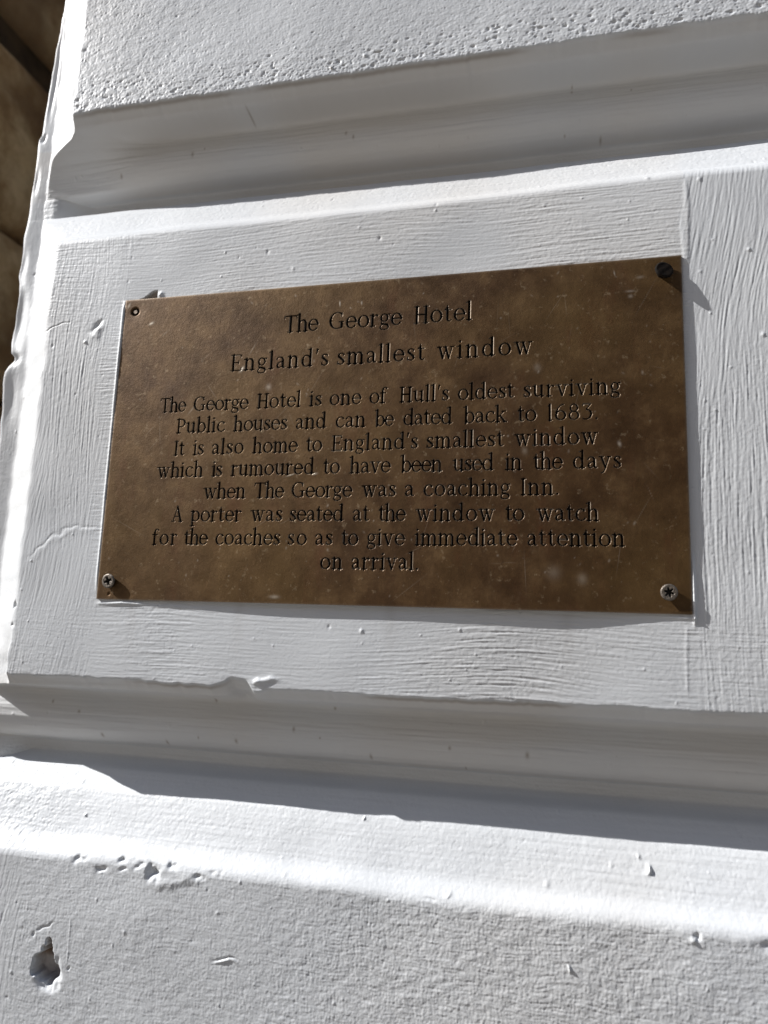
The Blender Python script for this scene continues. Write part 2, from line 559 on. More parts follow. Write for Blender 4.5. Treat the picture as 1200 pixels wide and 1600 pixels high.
T_led = 0.9 * S(ground_in) + 0.9 * S(fineh) + 0.30 * S(stipple) + 0.8 * S(und)
T_led = T_led + (0.55 * S(stipple)) * (1 - smoothstep(-200, -140, X0)) * low
T_sof = 1.5 * S(fineh) + 0.35 * S(ground_in) + 0.9 * S(und)
T_side = (0.55 * S(vstroke) + 0.35 * S(stipple)) * np.where(X < -236, 0.45, 0.9)
gm = np.clip(smoothstep(0.15, 2.2, G), 0, 1)
cm = np.clip(smoothstep(0.3, 2.5, C), 0, 1) * (C >= G)
relief = 0.86 * T * flat + np.where(soff, T_sof, T_led) * gm * (1 - cm) + T_side * cm + S(und) * (flat + 0.4 * (1 - flat))
relief = relief * fine_m + (1 - fine_m) * 0

# ridge where two passes of paint meet beside the plaque
for xc, zr0, zr1, a in ((152.5, 128, 84, 0.24), (151.6, -88, -118, 0.13), (-150.8, 126, 86, 0.04)):
    xx = xc + 0.6 * bx + 0.5 * bw + 0.02 * (Z0 - 100) * (xc > 0)
    relief += a * np.exp(-((X0 - xx) / 0.8) ** 2) * smoothstep(zr1 - 4, zr1, Z0) * (1 - smoothstep(zr0 - 6, zr0, Z0))
# paint built up against the edges of the plaque
pb = S(field(4, 4)) * 0.5
relief += (0.95 + 0.2 * pb) * np.exp(-((X0 + 151.0) / 0.75) ** 2) * smoothstep(-84, -70, Z0) * (1 - smoothstep(80, 87, Z0))
relief += (1.15 + 0.3 * pb) * np.exp(-((X0 - 150.9 - 0.15 * pb) / 0.6) ** 2) * smoothstep(-92, -86, Z0) * (1 - smoothstep(-68, -56, Z0))
relief += (0.35 + 0.3 * pb) * np.exp(-((Z0 + 86.9 + 0.3 * pb) / 0.6) ** 2) * smoothstep(118, 132, X0) * (1 - smoothstep(150, 153, X0))
relief += (0.6 + 0.3 * pb) * np.exp(-((Z0 + 87.5 - 0.3 * pb) / 1.0) ** 2) * smoothstep(-152, -148, X0) * (1 - smoothstep(-126, -118, X0))


JX = S(field(1.6, 1.6)) * 0.55 + S(field(0.6, 0.6)) * 0.12
JZ = S(field(1.6, 1.6)) * 0.55 + S(field(0.6, 0.6)) * 0.12


def spot(x, z, rx, rz, rot=0.0, p=2.0):
    c_, s_ = math.cos(rot), math.sin(rot)
    dx, dz = X0 + JX - x, Z0 + JZ - z
    return np.exp(-((np.abs((dx * c_ + dz * s_) / rx)) ** p + (np.abs((-dx * s_ + dz * c_) / rz)) ** p))


def local(x, z, r):
    i0 = np.searchsorted(-zs, -(z + r)); i1 = np.searchsorted(-zs, -(z - r))
    j0 = np.searchsorted(xs, x - r); j1 = np.searchsorted(xs, x + r)
    return slice(i0, i1), slice(j0, j1)


# paint pimples, grit and pin holes scattered over everything
pr = np.random.RandomState(5)
for _ in range(520):
    x, z = pr.uniform(-240, 215), pr.uniform(-308, 325)
    r = pr.choice([0.45, 0.6, 0.8, 1.1], p=[.48, .32, .17, .03])
    a = r * pr.uniform(0.25, 0.55) * (1 if pr.rand() < 0.62 else -0.8)
    w = local(x, z, 4 * r)
    relief[w] += a * np.exp(-(((X0[w] - x) / r) ** 2 + ((Z0[w] - z) / (r * pr.uniform(0.8, 1.6))) ** 2))
for _ in range(240):      # pits crowd the lower edge of the top course
    x, z = pr.uniform(-200, 200), 213 + abs(pr.normal(0, 9)) + 2
    r = pr.uniform(0.35, 0.8)
    w = local(x, z, 4 * r)
    relief[w] -= r * pr.uniform(0.4, 0.9) * np.exp(-(((X0[w] - x) / (r * 1.5)) ** 2 + ((Z0[w] - z) / r) ** 2))

# individual scars read off the photo
relief -= 0.9 * spot(-167.8, 71.5, 3.2, 1.3, 0.7)
relief += 0.5 * spot(-167.0, 68.0, 4.0, 2.2, 0.7)
relief += 0.7 * spot(-174.4, 61.4, 0.8, 0.9)
relief -= 0.28 * spot(-195.3, 73.2, 9.0, 0.45, 0.30, 3)
for (xa, za, xb, zb) in ((-194, -62, -184.5, -53), (-184.5, -53, -176, -48.5), (-176, -48.5, -168, -45.5), (-168, -45.5, -156, -46.5)):
    L_ = math.hypot(xb - xa, zb - za)
    relief -= 0.16 * spot((xa + xb) / 2, (za + zb) / 2, L_ * 0.6, 0.8, math.atan2(zb - za, xb - xa), 2.0)
    relief += 0.10 * spot((xa + xb) / 2 + 0.8, (za + zb) / 2 - 2.2, L_ * 0.6, 1.6, math.atan2(zb - za, xb - xa), 2.0)
relief -= 1.6 * spot(-202.3, -89.9, 0.9, 1.7)
relief -= 1.0 * spot(-202.0, -101.0, 0.8, 1.2)
# grit above the top channel
relief += 1.1 * spot(-31.9, 217.4, 1.0, 0.6, -0.4)
relief -= 0.9 * spot(-5.9, 223.1, 2.6, 0.6, 0.35)
relief += 0.6 * spot(-12.5, 222.6, 1.3, 0.7, 0.35)
# bump under the broken arris
relief += 1.3 * spot(-54.0, -124.6, 3.0, 1.8)
relief += 0.7 * spot(-48.0, -123.8, 4.5, 1.2)
# broken lower ledge arris
for x, z, rx, rz, d_ in ((-103.6, -219.2, 2.8, 3.2, 4.4), (-112.4, -216.8, 3.0, 1.4, 1.6), (-121.3, -215.2, 3.0, 1.0, 1.2), (-120.5, -219.4, 2.0, 1.2, 0.9),
                         (-93.5, -215.4, 2.0, 1.5, 2.0), (-146, -217.6, 3.4, 2.0, 1.0), (-79.5, -218.4, 3.5, 1.2, 0.8), (-132, -220.5, 2.6, 1.4, 1.0), (-70, -216, 2.5, 1.2, 0.7)):
    relief -= d_ * spot(x, z, rx, rz, 0.1, 2.4) * np.clip(0.75 + 0.4 * S(field(1.2, 1.0)), 0.1, 1.4)
relief += 0.75 * spot(-96.0, -223.2, 7.5, 2.2, 0.18)
relief += 0.5 * spot(-128.0, -211.5, 16, 2.2, -0.06)
relief += 0.6 * spot(-84.0, -219.6, 5.0, 2.6, 0.1)
relief += 0.5 * spot(-112.0, -212.5, 10, 1.8, -0.1)
relief += 0.14 * np.exp(-((X0 + 146.9) / 0.4) ** 2) * smoothstep(-267, -264, Z0) * (1 - smoothstep(-246, -244, Z0))
relief -= 0.6 * spot(-61.9, -253.0, 4.6, 0.45, 0.05, 3)
relief += 0.45 * spot(-61.9, -254.4, 4.8, 0.7, 0.05, 3)
relief -= 0.7 * spot(-161.0, -250.3, 4.0, 0.7, 0.5)
relief -= 1.2 * spot(-167.0, -255.4, 0.9, 1.3)
relief -= 0.9 * spot(-146.0, -267.2, 0.6, 0.8)
relief += 1.7 * spot(130.2, -196.4, 1.2, 1.4)
relief += 0.7 * spot(126.5, -192.5, 0.9, 0.8)
relief += 1.1 * spot(95.1, -237.4, 0.6, 0.9)
relief -= 1.6 * spot(175.6, -217.5, 3.6, 2.4)
relief -= 1.2 * spot(148.0, -217.8, 1.2, 1.0)
relief += 0.7 * spot(146.0, -219.0, 2.2, 0.9)
relief += 0.8 * spot(-0.9, -188.4, 0.7, 0.8)
relief += 0.8 * spot(-152.7, -199.3, 0.8, 0.7)
relief += 0.7 * spot(43.8, -214.0, 1.0, 0.8)
relief -= 0.5 * spot(36.0, -216.4, 3.0, 0.6)
# the hole left by an old fixing
ang = np.arctan2(Z0 + 269.8, X0 + 159.4)
hr = np.hypot((X0 + JX + 159.0) / 7.4, (Z0 + JZ + 269.8) / 8.6) + 0.09 * np.sin(3 * ang + 0.6) + 0.04 * np.sin(7 * ang) + 0.05 * S(field(1.2, 1.2))
spike = spot(-157.8, -261.0, 1.5, 4.6, 0.05, 2.2)
inside = np.maximum(1 - smoothstep(0.88, 1.02, hr), smoothstep(0.12, 0.4, spike))
relief -= inside * (10.0 + 1.0 * S(field(1.5, 1.5)))
relief -= 1.7 * np.exp(-(np.clip(hr - 1.0, 0, None) / 0.20) ** 2) * (hr > 0.95) * smoothstep(-0.1, 0.7, np.cos(ang + 0.75))
relief += 2.0 * spot(-159.0, -277.0, 1.3, 1.3) * inside
bare_and_shade = inside * (0.40 + 0.6 * smoothstep(-269, -264, Z0))  # hole painted darker for its shade, with brown masonry towards the top
# chipped paint over the top left corner of the plaque
tri = (Z0 > 84) & (Z0 < 86.0 + 4.6 * smoothstep(-141, -131.5, X0)) & (X0 < -130.2) & (X0 > -141)
tri = tri.astype(float)
relief -= 2.2 * tri
relief += 0.9 * spot(-128.0, 87.6, 1.3, 1.6)
# unpainted masonry under the plaque
under = (np.abs(X0) < 148.2) & (Z0 < 84.4) & (Z0 > -81.5)
relief = np.where(under, -2.2, relief)

Y = D - relief
# knocks in the corner strip
for x, z, rx, rz, d_ in ((-249, 92, 5.4, 19, 4.6), (-249, 66.5, 4.0, 4.0, 1.8), (-248, 222, 2.4, 2.6, 1.6), (-250, 128, 3.0, 10, 2.2), (-246, 40, 5, 16, 1.6), (-246, 270, 3.0, 26, 1.4), (-249, 190, 2.4, 9, 1.0)):
    Y += d_ * np.exp(-(np.abs((X0 - x) / rx) ** 2.2 + np.abs((Z0 - z) / rz) ** 2.2)) * (X0 < -238)
# the strip turns a little away from the sun
Y -= 0.13 * np.clip(-237 - X, 0, None)
dist_e = X - edge[:, None]
Y += 1.1 * np.exp(-dist_e / 0.9) * (X0 < -238)

# masks carried as attributes: grime and exposed masonry, with some shade and bounce painted in
dirt_and_shade = np.zeros_like(X)
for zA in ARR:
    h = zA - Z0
    dirt_and_shade = np.maximum(dirt_and_shade, 0.55 * np.exp(-((H_all - 0.9) / 0.9) ** 2) * smoothstep(-0.3, 1.0, S(lo2) + 0.3) * (np.abs(h) < 6))
dirt_and_shade *= (C < 1.0)
dirt_and_shade = np.maximum(dirt_and_shade, tri * 0.75)
pd_ = np.maximum(np.abs(X0) - 150.2, np.abs(Z0) - 85.6)
dirt_and_shade = np.maximum(dirt_and_shade, 0.5 * np.exp(-(np.clip(pd_, 0, None) / 0.5) ** 2) * (pd_ > -3) * smoothstep(-0.6, 0.8, S(lo2)))
for xr in (-128.0, -66.0, 14.0, 96.0):
    dirt_and_shade = np.maximum(dirt_and_shade, 0.10 * np.exp(-((X0 - xr - 0.6 * wob) / 3.0) ** 2) * smoothstep(-124, -88, Z0) * (Z0 < -85))
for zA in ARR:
    dirt_and_shade = np.maximum(dirt_and_shade, 0.16 * np.exp(-((zA - Z0 - 7.5) / 3.0) ** 2) * smoothstep(-0.8, 1.4, S(lo1) + 0.5 * S(lo2)))
    dirt_and_shade = np.maximum(dirt_and_shade, 0.22 * np.exp(-((zA - Z0 - 42.0) / 5.0) ** 2) * smoothstep(-0.8, 1.4, S(lo1) - 0.5 * S(lo2)))  # irregular darker band along the deepest part of each channel
dirt_and_shade = np.maximum(dirt_and_shade, 0.5 * spot(-31.9, 217.4, 1.6, 0.9, -0.5) + 0.45 * spot(-5.9, 223.1, 2.6, 0.7, 0.35))  # shadow of the small splinter painted dark, and a dark scratch
for _ in range(26):
    x, z = pr.uniform(-195, 200), pr.choice([213, -127]) - pr.uniform(3, 38)
    r = pr.uniform(0.4, 0.9)
    w = local(x, z, 5)
    dirt_and_shade[w] = np.maximum(dirt_and_shade[w], 0.6 * np.exp(-(((X0[w] - x) / r) ** 2 + ((Z0[w] - z) / (r * pr.uniform(1, 2.2))) ** 2)))
warm = np.clip(0.40 * (mid_ * (Z0 > 80) * (1 - vs) * smoothstep(-160, -60, X0)) + 0.55 * gm * soff + 0.25 * np.clip(S(lo1), 0, 1), 0, 1) * (0.7 + 0.3 * np.clip(S(lo2), -1, 1))  # soffits get a painted warm tint, like light bounced off paving
# the top course and strip stay cooler
A = {'far': 1 - fine_m, 'dirt_and_shade': dirt_and_shade, 'bare_and_shade': bare_and_shade, 'warm': np.clip(warm, 0, 1)}

# last columns: the return of the pier running back into the opening
back = np.array([2.5, 6, 20, 120, 800.0])
Xb = np.stack([edge + 0.4 * (i > 0) + 0.0 * i for i in range(len(back))][::-1], 1)
Yb = np.stack([Y[:, 0] + t for t in back][::-1], 1)
Zb = np.repeat(zs[:, None], len(back), 1)
Xf = np.concatenate([Xb, X], 1)
Yf = np.concatenate([Yb, Y], 1)
Zf = np.concatenate([Zb, Z0], 1)
A = {k: np.concatenate([np.zeros((len(zs), len(back))), a], 1) for k, a in A.items()}
xcol = np.concatenate([np.full(len(back), -260.0), xs])

pier = thing('painted_wall', 'white painted rusticated masonry wall of moulded stone courses, carrying the brass plaque', 'wall')
pier.location = (0, 0, 0)
rows = 0.5 * (zs[1:] + zs[:-1])
cols = 0.5 * (xcol[1:] + xcol[:-1])
main = cols > -236.4
strip_o = grid_object('corner_strip', Xf, Yf, Zf, paint, pier, A, np.repeat((~main)[None, :], len(rows), 0))
strip_o['label'] = 'narrow chipped painted strip at the left corner of the wall'
bounds = [(700, ARR[0]), (ARR[0] - 92, ARR[1]), (ARR[1] - 92, ARR[2]), (ARR[2] - 92, ARR[3]), (ARR[3] - 92, -700)]
blab = [None, 'top course with pitted stippled white paint', 'middle course behind the plaque with combed brush strokes', 'lower course of crinkled paint with a hole and a broken edge', None]
for (a, b2), lb in zip(bounds, blab):
    m = ((rows < a) & (rows > b2 + 1.2))[:, None] & main[None, :]
    o = grid_object('stone_course', Xf, Yf, Zf, paint, pier, A, m)
    if lb:
        o['label'] = lb
for zA in ARR:
    m = ((rows <= zA + 1.2) & (rows >= zA - 92))[:, None] & main[None, :]
    o = grid_object('moulded_channel', Xf, Yf, Zf, paint, pier, A, m)
# plain wall above and below, with its own thickness
def slab(name, x0, x1, y0, y1, z0, z1, mat, parent):
    p = [W(x, y, z) for x in (x0, x1) for y in (y0, y1) for z in (z0, z1)]
    f = [(0, 1, 3, 2), (4, 6, 7, 5), (0, 4, 5, 1), (2, 3, 7, 6), (0, 2, 6, 4), (1, 5, 7, 3)]
    return poly_object(name, p, f, mat, parent)


slab('plinth', -245, 1495, -6, 800, -1650, -655, paint, pier)
slab('upper_wall', -245, 1495, 0.5, 800, 655, 2600, paint, pier)

# ------------------------------------------------------------------ brown stone jamb across the opening
jamb = thing('stone_jamb', 'brown sandstone jamb of the opening left of the white wall, in shade', 'stone wall')
jr = np.random.RandomState(21)
zj = [-1650, -1280, -920, -560, -210, 160, 367, 600, 960, 1330, 1700, 2100, 2600]
for a, b2 in zip(zj[:-1], zj[1:]):
    nzb, nyb = 40, 60
    g0 = 4 if abs(b2 - 600) > 1 else 16
    zz = np.linspace(a + (4 if abs(a - 600) > 1 else 30), b2 - g0, nzb)
    yy = np.linspace(60, 1180, nyb)
    YY, ZZ = np.meshgrid(yy, zz[::-1])
    n = jr.standard_normal((nzb, nyb))
    k = np.exp(-0.5 * (np.arange(-6, 7) / 2.0) ** 2); k /= k.sum()
    n = np.apply_along_axis(lambda r: np.convolve(r, k, 'same'), 0, n)
    n = np.apply_along_axis(lambda r: np.convolve(r, k, 'same'), 1, n)
    ed = np.minimum(ZZ - zz[0], zz[-1] - ZZ)
    XX = -550 + 14 * n - 14 * np.exp(-ed / 9.0)
    # close the block: back-filled rim
    XX = np.vstack([np.full((1, nyb), -640.0), XX, np.full((1, nyb), -640.0)])
    YY = np.vstack([YY[:1], YY, YY[-1:]])
    ZZ = np.vstack([ZZ[:1] + 0.5, ZZ, ZZ[-1:] - 0.5])
    grid_object('stone_block', XX, -(-YY), ZZ, stone, jamb)
slab('joint_backing', -1300, -572, 62, 1178, -1650, 2600, mortar, jamb)
slab('facing', -1320, -565, 30, 61, -1650, 2600, stone, jamb)
slab('stray_light_wall', -1320, 1495, 1185, 1260, -1650, 2600, stone, jamb)  # unseen wall added behind the opening to stop stray light

# ------------------------------------------------------------------ the lettering (own glyphs: thick stems, hairline serifs)
SW, HW = 0.132, 0.06


def arc(cx, cy, rx, ry, a0, a1, thick=SW, thin=HW, n=14):
    a = np.radians(np.linspace(a0, a1, n))
    w = thin + (thick - thin) * np.abs(np.cos(a)) ** 1.6
    return np.stack([cx + rx * np.cos(a), cy + ry * np.sin(a), w], 1)


def L(*p):
    return np.array(p, float)


def stem(x, y0, y1, w=SW):
    return L((x, y0, w), (x, y1, w))


def foot(x, l=0.10, r=0.10, y=0.02):
    return L((x - l, y, HW), (x + r, y, HW))


def flag(x, y, l=0.11):
    return L((x - l, y - 0.05, HW), (x - 0.01, y - 0.015, HW * 1.3))


XH = 0.66
ASC = 1.0


def glyph(ch):
    if ch == 'T':
        return [L((.02, .965, HW), (.62, .965, HW)), L((.02, .96, HW), (.0, .82, HW)), L((.62, .96, HW), (.64, .82, HW)), stem(.32, 0, .96), foot(.32, .12, .12)], .66
    if ch == 'h':
        return [stem(.1, 0, ASC), flag(.1, ASC), foot(.1), L((.12, .47, HW), (.2, .61, .07), (.29, .645, .085), (.37, .6, .11), (.41, .5, SW), (.41, 0, SW)), foot(.41)], .53
    if ch == 'n':
        return [stem(.1, 0, XH), flag(.1, XH), foot(.1), L((.12, .47, HW), (.2, .61, .07), (.29, .645, .085), (.37, .6, .11), (.41, .5, SW), (.41, 0, SW)), foot(.41)], .53
    if ch == 'm':
        return [stem(.1, 0, XH), flag(.1, XH), foot(.1), L((.12, .47, HW), (.2, .61, .07), (.28, .645, .085), (.35, .6, .11), (.385, .5, SW), (.385, 0, SW)), foot(.385),
                L((.41, .47, HW), (.48, .61, .07), (.56, .645, .085), (.63, .6, .11), (.67, .5, SW), (.67, 0, SW)), foot(.67)], .79
    if ch == 'r':
        return [stem(.1, 0, XH), flag(.1, XH), foot(.1, .1, .12), L((.12, .45, HW), (.2, .6, .06), (.28, .635, .08)), L((.30, .60, .11), (.33, .59, .11))], .38
    if ch == 'u':
        return [L((.1, XH, SW), (.1, .2, SW), (.14, .08, .11), (.22, .025, .08), (.3, .06, .06), (.38, .17, HW)), flag(.1, XH), stem(.41, 0, XH), flag(.41, XH), L((.42, .03, HW * 1.2), (.53, .06, HW))], .54
    if ch == 'a':
        return [L((.05, .52, .10), (.08, .6, .07), (.18, .645, HW), (.28, .6, .09), (.325, .5, SW), (.325, .13, SW), (.37, .03, .08), (.44, .05, HW)),
                L((.31, .4, HW), (.2, .35, .06), (.1, .28, .09), (.065, .17, .11), (.09, .07, .1), (.16, .025, .07), (.24, .07, HW), (.31, .17, HW))], .46
    if ch == 'd':
        return [arc(.245, .33, .19, .315, 20, 340, SW, HW, 20), stem(.43, .02, ASC), flag(.43, ASC), L((.44, .03, HW * 1.2), (.54, .06, HW))], .55
    if ch == 'b':
        return [stem(.1, .0, ASC), flag(.1, ASC), arc(.28, .33, .19, .315, -160, 160, SW, HW, 20)], .52
    if ch == 'p':
        return [stem(.1, -.28, XH), flag(.1, XH), foot(.1, .1, .12, -.27), arc(.28, .33, .19, .315, -160, 160, SW, HW, 20)], .52
    if ch == 'o':
        return [arc(.27, .33, .215, .315, 0, 360, SW, HW, 28)], .54
    if ch == 'c':
        return [arc(.27, .33, .215, .315, 52, 318, SW, HW, 22), L((.385, .55, .10), (.40, .54, .10))], .46
    if ch == 'e':
        return [arc(.26, .33, .205, .315, 4, 320, SW, HW, 24), L((.08, .36, .072), (.455, .36, .072))], .50
    if ch == 's':
        return [L((.32, .6, .05), (.31, .5, HW)), L((.31, .58, HW), (.25, .635, .055), (.16, .635, .07), (.08, .56, .11), (.085, .46, SW), (.2, .35, .135), (.3, .24, SW), (.315, .13, .115), (.25, .04, .07), (.15, .025, .055), (.06, .08, HW)), L((.055, .18, HW), (.05, .05, .05))], .37
    if ch == 'g':
        return [arc(.22, .44, .15, .205, 0, 360, .11, HW, 22), L((.33, .57, HW), (.39, .625, .06), (.45, .61, .085)), L((.13, .27, HW), (.085, .19, .06), (.11, .12, .09), (.24, .09, .12), (.36, .05, .12), (.41, -.05, .10)),
                L((.41, -.05, .10), (.38, -.16, .06), (.24, -.21, .055), (.09, -.18, .06), (.04, -.09, .08), (.08, .02, .06), (.15, .1, HW))], .47
    if ch == 'f':
        return [L((.14, 0, SW), (.14, .78, SW), (.17, .91, .09), (.25, .965, .06), (.33, .94, .07)), L((.34, .90, .1), (.35, .90, .1)), foot(.14, .1, .13), L((.02, .625, HW), (.3, .625, HW))], .34
    if ch == 't':
        return [L((.14, .86, HW), (.14, .62, SW), (.14, .14, SW), (.18, .04, .09), (.25, .025, .06), (.31, .08, HW)), L((.03, .625, HW), (.30, .625, HW)), L((.04, .64, HW), (.14, .8, HW))], .34
    if ch == 'i':
        return [stem(.1, 0, XH), flag(.1, XH), foot(.1), L((.095, .88, .13), (.105, .88, .13))], .22
    if ch == 'l':
        return [stem(.1, 0, ASC), flag(.1, ASC), foot(.1)], .22
    if ch == 'k':
        return [stem(.1, 0, ASC), flag(.1, ASC), foot(.1), L((.12, .27, HW), (.4, .63, HW)), L((.3, .64, HW), (.48, .64, HW)), L((.22, .39, .1), (.44, .03, .13)), foot(.45, .08, .09)], .53
    if ch == 'v':
        return [L((.09, .64, .12), (.255, .03, .12)), L((.27, .02, HW), (.42, .63, HW)), foot(.08, .1, .1, .635), foot(.42, .08, .08, .635)], .5
    if ch == 'w':
        return [L((.09, .64, .12), (.235, .03, .12)), L((.245, .02, HW), (.375, .6, HW)), L((.345, .64, .12), (.495, .03, .12)), L((.505, .02, HW), (.64, .63, HW)), foot(.08, .1, .1, .635), foot(.34, .09, .08, .635), foot(.645, .08, .08, .635)], .73
    if ch == 'y':
        return [L((.09, .64, .12), (.265, .04, .11)), L((.43, .63, HW), (.25, -.05, HW), (.19, -.2, .06), (.1, -.25, .08)), foot(.08, .1, .1, .635), foot(.43, .08, .08, .635)], .51
    if ch == 'G':
        return [arc(.40, .5, .335, .475, 50, 305, .14, HW, 26), stem(.62, .09, .40), foot(.62, .13, .1, .41), L((.62, .94, HW), (.62, .74, HW)), L((.60, .10, HW), (.5, .05, HW))], .78
    if ch == 'H':
        return [stem(.13, 0, .97), stem(.55, 0, .97), L((.13, .5, .09), (.55, .5, .09)), foot(.13, .11, .11), foot(.55, .11, .11), foot(.13, .11, .11, .955), foot(.55, .11, .11, .955)], .68
    if ch == 'E':
        return [stem(.12, 0, .97), L((.0, .955, HW), (.5, .955, HW)), L((.12, .5, HW), (.4, .5, HW)), L((.0, .02, HW), (.52, .02, HW)), L((.5, .95, HW), (.51, .8, HW)), L((.53, .03, HW), (.55, .18, .06)), L((.4, .58, HW), (.4, .42, HW))], .58
    if ch == 'P':
        return [stem(.12, 0, .97), foot(.12, .11, .13), L((.0, .955, HW), (.3, .955, HW)), arc(.29, .70, .2, .255, -90, 90, SW, HW, 14), L((.12, .445, HW), (.3, .445, HW))], .54
    if ch == 'I':
        return [stem(.12, 0, .97), foot(.12, .1, .1), foot(.12, .1, .1, .955)], .26
    if ch == 'A':
        return [L((.08, .02, HW), (.30, .97, HW)), L((.29, 1.0, .12), (.53, .0, .14)), L((.16, .34, HW), (.46, .34, HW)), foot(.08, .08, .1), foot(.53, .11, .1)], .64
    if ch == '1':
        return [stem(.14, 0, .98), L((.06, .9, HW), (.14, .97, .08)), foot(.14, .06, .1)], .28
    if ch == '6':
        return [arc(.28, .30, .22, .275, 0, 360, SW, HW, 26), L((.06, .3, SW), (.085, .55, .11), (.18, .8, .07), (.34, .94, HW), (.42, .96, HW))], .54
    if ch == '8':
        return [arc(.28, .73, .17, .225, 0, 360, .10, HW, 22), arc(.28, .27, .215, .25, 0, 360, .12, HW, 24)], .56
    if ch == '3':
        return [L((.06, .94, .055), (.42, .94, .055)), L((.06, .94, HW), (.05, .86, HW)), L((.42, .93, HW), (.2, .6, HW)), L((.2, .6, HW), (.34, .57, .08), (.43, .45, .12), (.44, .3, SW), (.38, .12, .11), (.24, .02, .06), (.1, .02, .06), (.04, .07, .06))], .50
    if ch == "'":
        return [L((.09, .98, .12), (.06, .74, HW))], .15
    if ch == '.':
        return [L((.08, .05, .12), (.085, .05, .12))], .18
    return [], .3


def bigger(ch, st_, adv):
    k = 1.09 if ch.islower() else 1.03
    return [s_ * np.array([k, k, 1.0]) for s_ in st_], adv * k


# the ten engraved lines: cap height, baseline (slope, height), words with their left and right ends (mm from the plaque centre)
LINES = [
    (9.3, (0.00267, 59.462), [('The', -51.62, -31.56), ('George', -25.96, 14.03), ('Hotel', 19.96, 50.06)]),
    (9.1, (0.00322, 39.408), [("England's", -81.07, -25.11), ('smallest', -20.22, 26.38), ('window', 32.31, 80.28)]),
    (7.9, (0.00030, 17.409), [('The', -121.7, -105.63), ('George', -101.36, -68.64), ('Hotel', -63.96, -39.08), ('is', -34.65, -27.59), ('one', -23.31, -5.98), ('of', -1.91, 7.66), ("Hull's", 13.9, 39.28), ('oldest', 43.63, 71.39), ('surviving', 75.98, 121.36)]),
    (7.9, (0.00021, 5.229), [('Public', -110.62, -81.46), ('houses', -76.84, -45.93), ('and', -41.24, -24.28), ('can', -19.42, -3.31), ('be', 1.46, 11.62), ('dated', 16.3, 41.37), ('back', 46.68, 68.27), ('to', 73.13, 82.29), ('1683.', 87.41, 110.59)]),
    (7.9, (0.00183, -7.033), [('It', -110.79, -104.35), ('is', -99.58, -92.96), ('also', -88.26, -69.7), ('home', -64.89, -39.15), ('to', -34.71, -25.88), ("England's", -20.97, 24.28), ('smallest', 28.67, 66.71), ('window', 71.55, 110.74)]),
    (7.9, (0.00317, -18.978), [('which', -120.04, -92.32), ('is', -87.49, -81.15), ('rumoured', -76.41, -29.49), ('to', -24.75, -15.7), ('have', -10.86, 10.97), ('been', 15.65, 36.82), ('used', 41.86, 62.14), ('in', 67.18, 75.5), ('the', 80.66, 94.61), ('days', 99.0, 120.94)]),
    (7.9, (0.00097, -31.235), [('when', -91.35, -66.84), ('The', -62.07, -45.18), ('George', -41.3, -8.5), ('was', -3.92, 13.88), ('a', 18.31, 23.23), ('coaching', 27.72, 70.18), ('Inn.', 74.78, 92.45)]),
    (7.9, (-0.00020, -43.539), [('A', -108.91, -101.98), ('porter', -97.86, -68.24), ('was', -63.25, -45.51), ('seated', -41.32, -12.41), ('at', -7.83, 0.78), ('the', 5.48, 19.44), ('window', 24.11, 62.91), ('to', 67.71, 76.74), ('watch', 82.13, 110.71)]),
    (7.9, (0.00257, -55.663), [('for', -119.5, -104.43), ('the', -100.28, -86.39), ('coaches', -82.22, -45.87), ('so', -41.69, -31.42), ('as', -27.09, -17.88), ('to', -13.22, -4.27), ('give', 0.02, 19.41), ('immediate', 23.95, 73.69), ('attention', 78.04, 121.99)]),
    (7.9, (0.00657, -67.643), [('on', -23.77, -12.02), ('arrival.', -7.37, 26.23)]),
]

# plate grid: 0.2 mm where the letters are, coarser to the rim
PX0, PX1, PZ0, PZ1 = -150.0, 150.0, -85.6, 85.6
pxs = np.concatenate([np.arange(PX0, -124, 0.5), np.arange(-124, 126, 0.2), np.arange(126, PX1 + 0.01, 0.5)])
pzs = np.concatenate([np.arange(PZ1, 78, -0.5), np.arange(78, -63, -0.2), np.arange(-63, PZ0 - 0.01, -0.5)])
PXg, PZg = np.meshgrid(pxs, pzs)
sdf = np.full(PXg.shape, 9.0)
line_id = np.full(PXg.shape, -1, np.int16)


def stamp(seg, li):
    (xa, za, wa), (xb, zb, wb) = seg
    m = max(wa, wb) / 2 + 0.7
    j0, j1 = np.searchsorted(pxs, min(xa, xb) - m), np.searchsorted(pxs, max(xa, xb) + m)
    i0, i1 = np.searchsorted(-pzs, -(max(za, zb) + m)), np.searchsorted(-pzs, -(min(za, zb) - m))
    if j1 <= j0 or i1 <= i0:
        return
    gx, gz = PXg[i0:i1, j0:j1], PZg[i0:i1, j0:j1]
    dx, dz = xb - xa, zb - za
    t = np.clip(((gx - xa) * dx + (gz - za) * dz) / max(dx * dx + dz * dz, 1e-9), 0, 1)
    d = np.hypot(gx - xa - t * dx, gz - za - t * dz) - (wa + (wb - wa) * t) / 2
    cur = sdf[i0:i1, j0:j1]
    better = d < cur
    cur[better] = d[better]
    line_id[i0:i1, j0:j1][better] = li


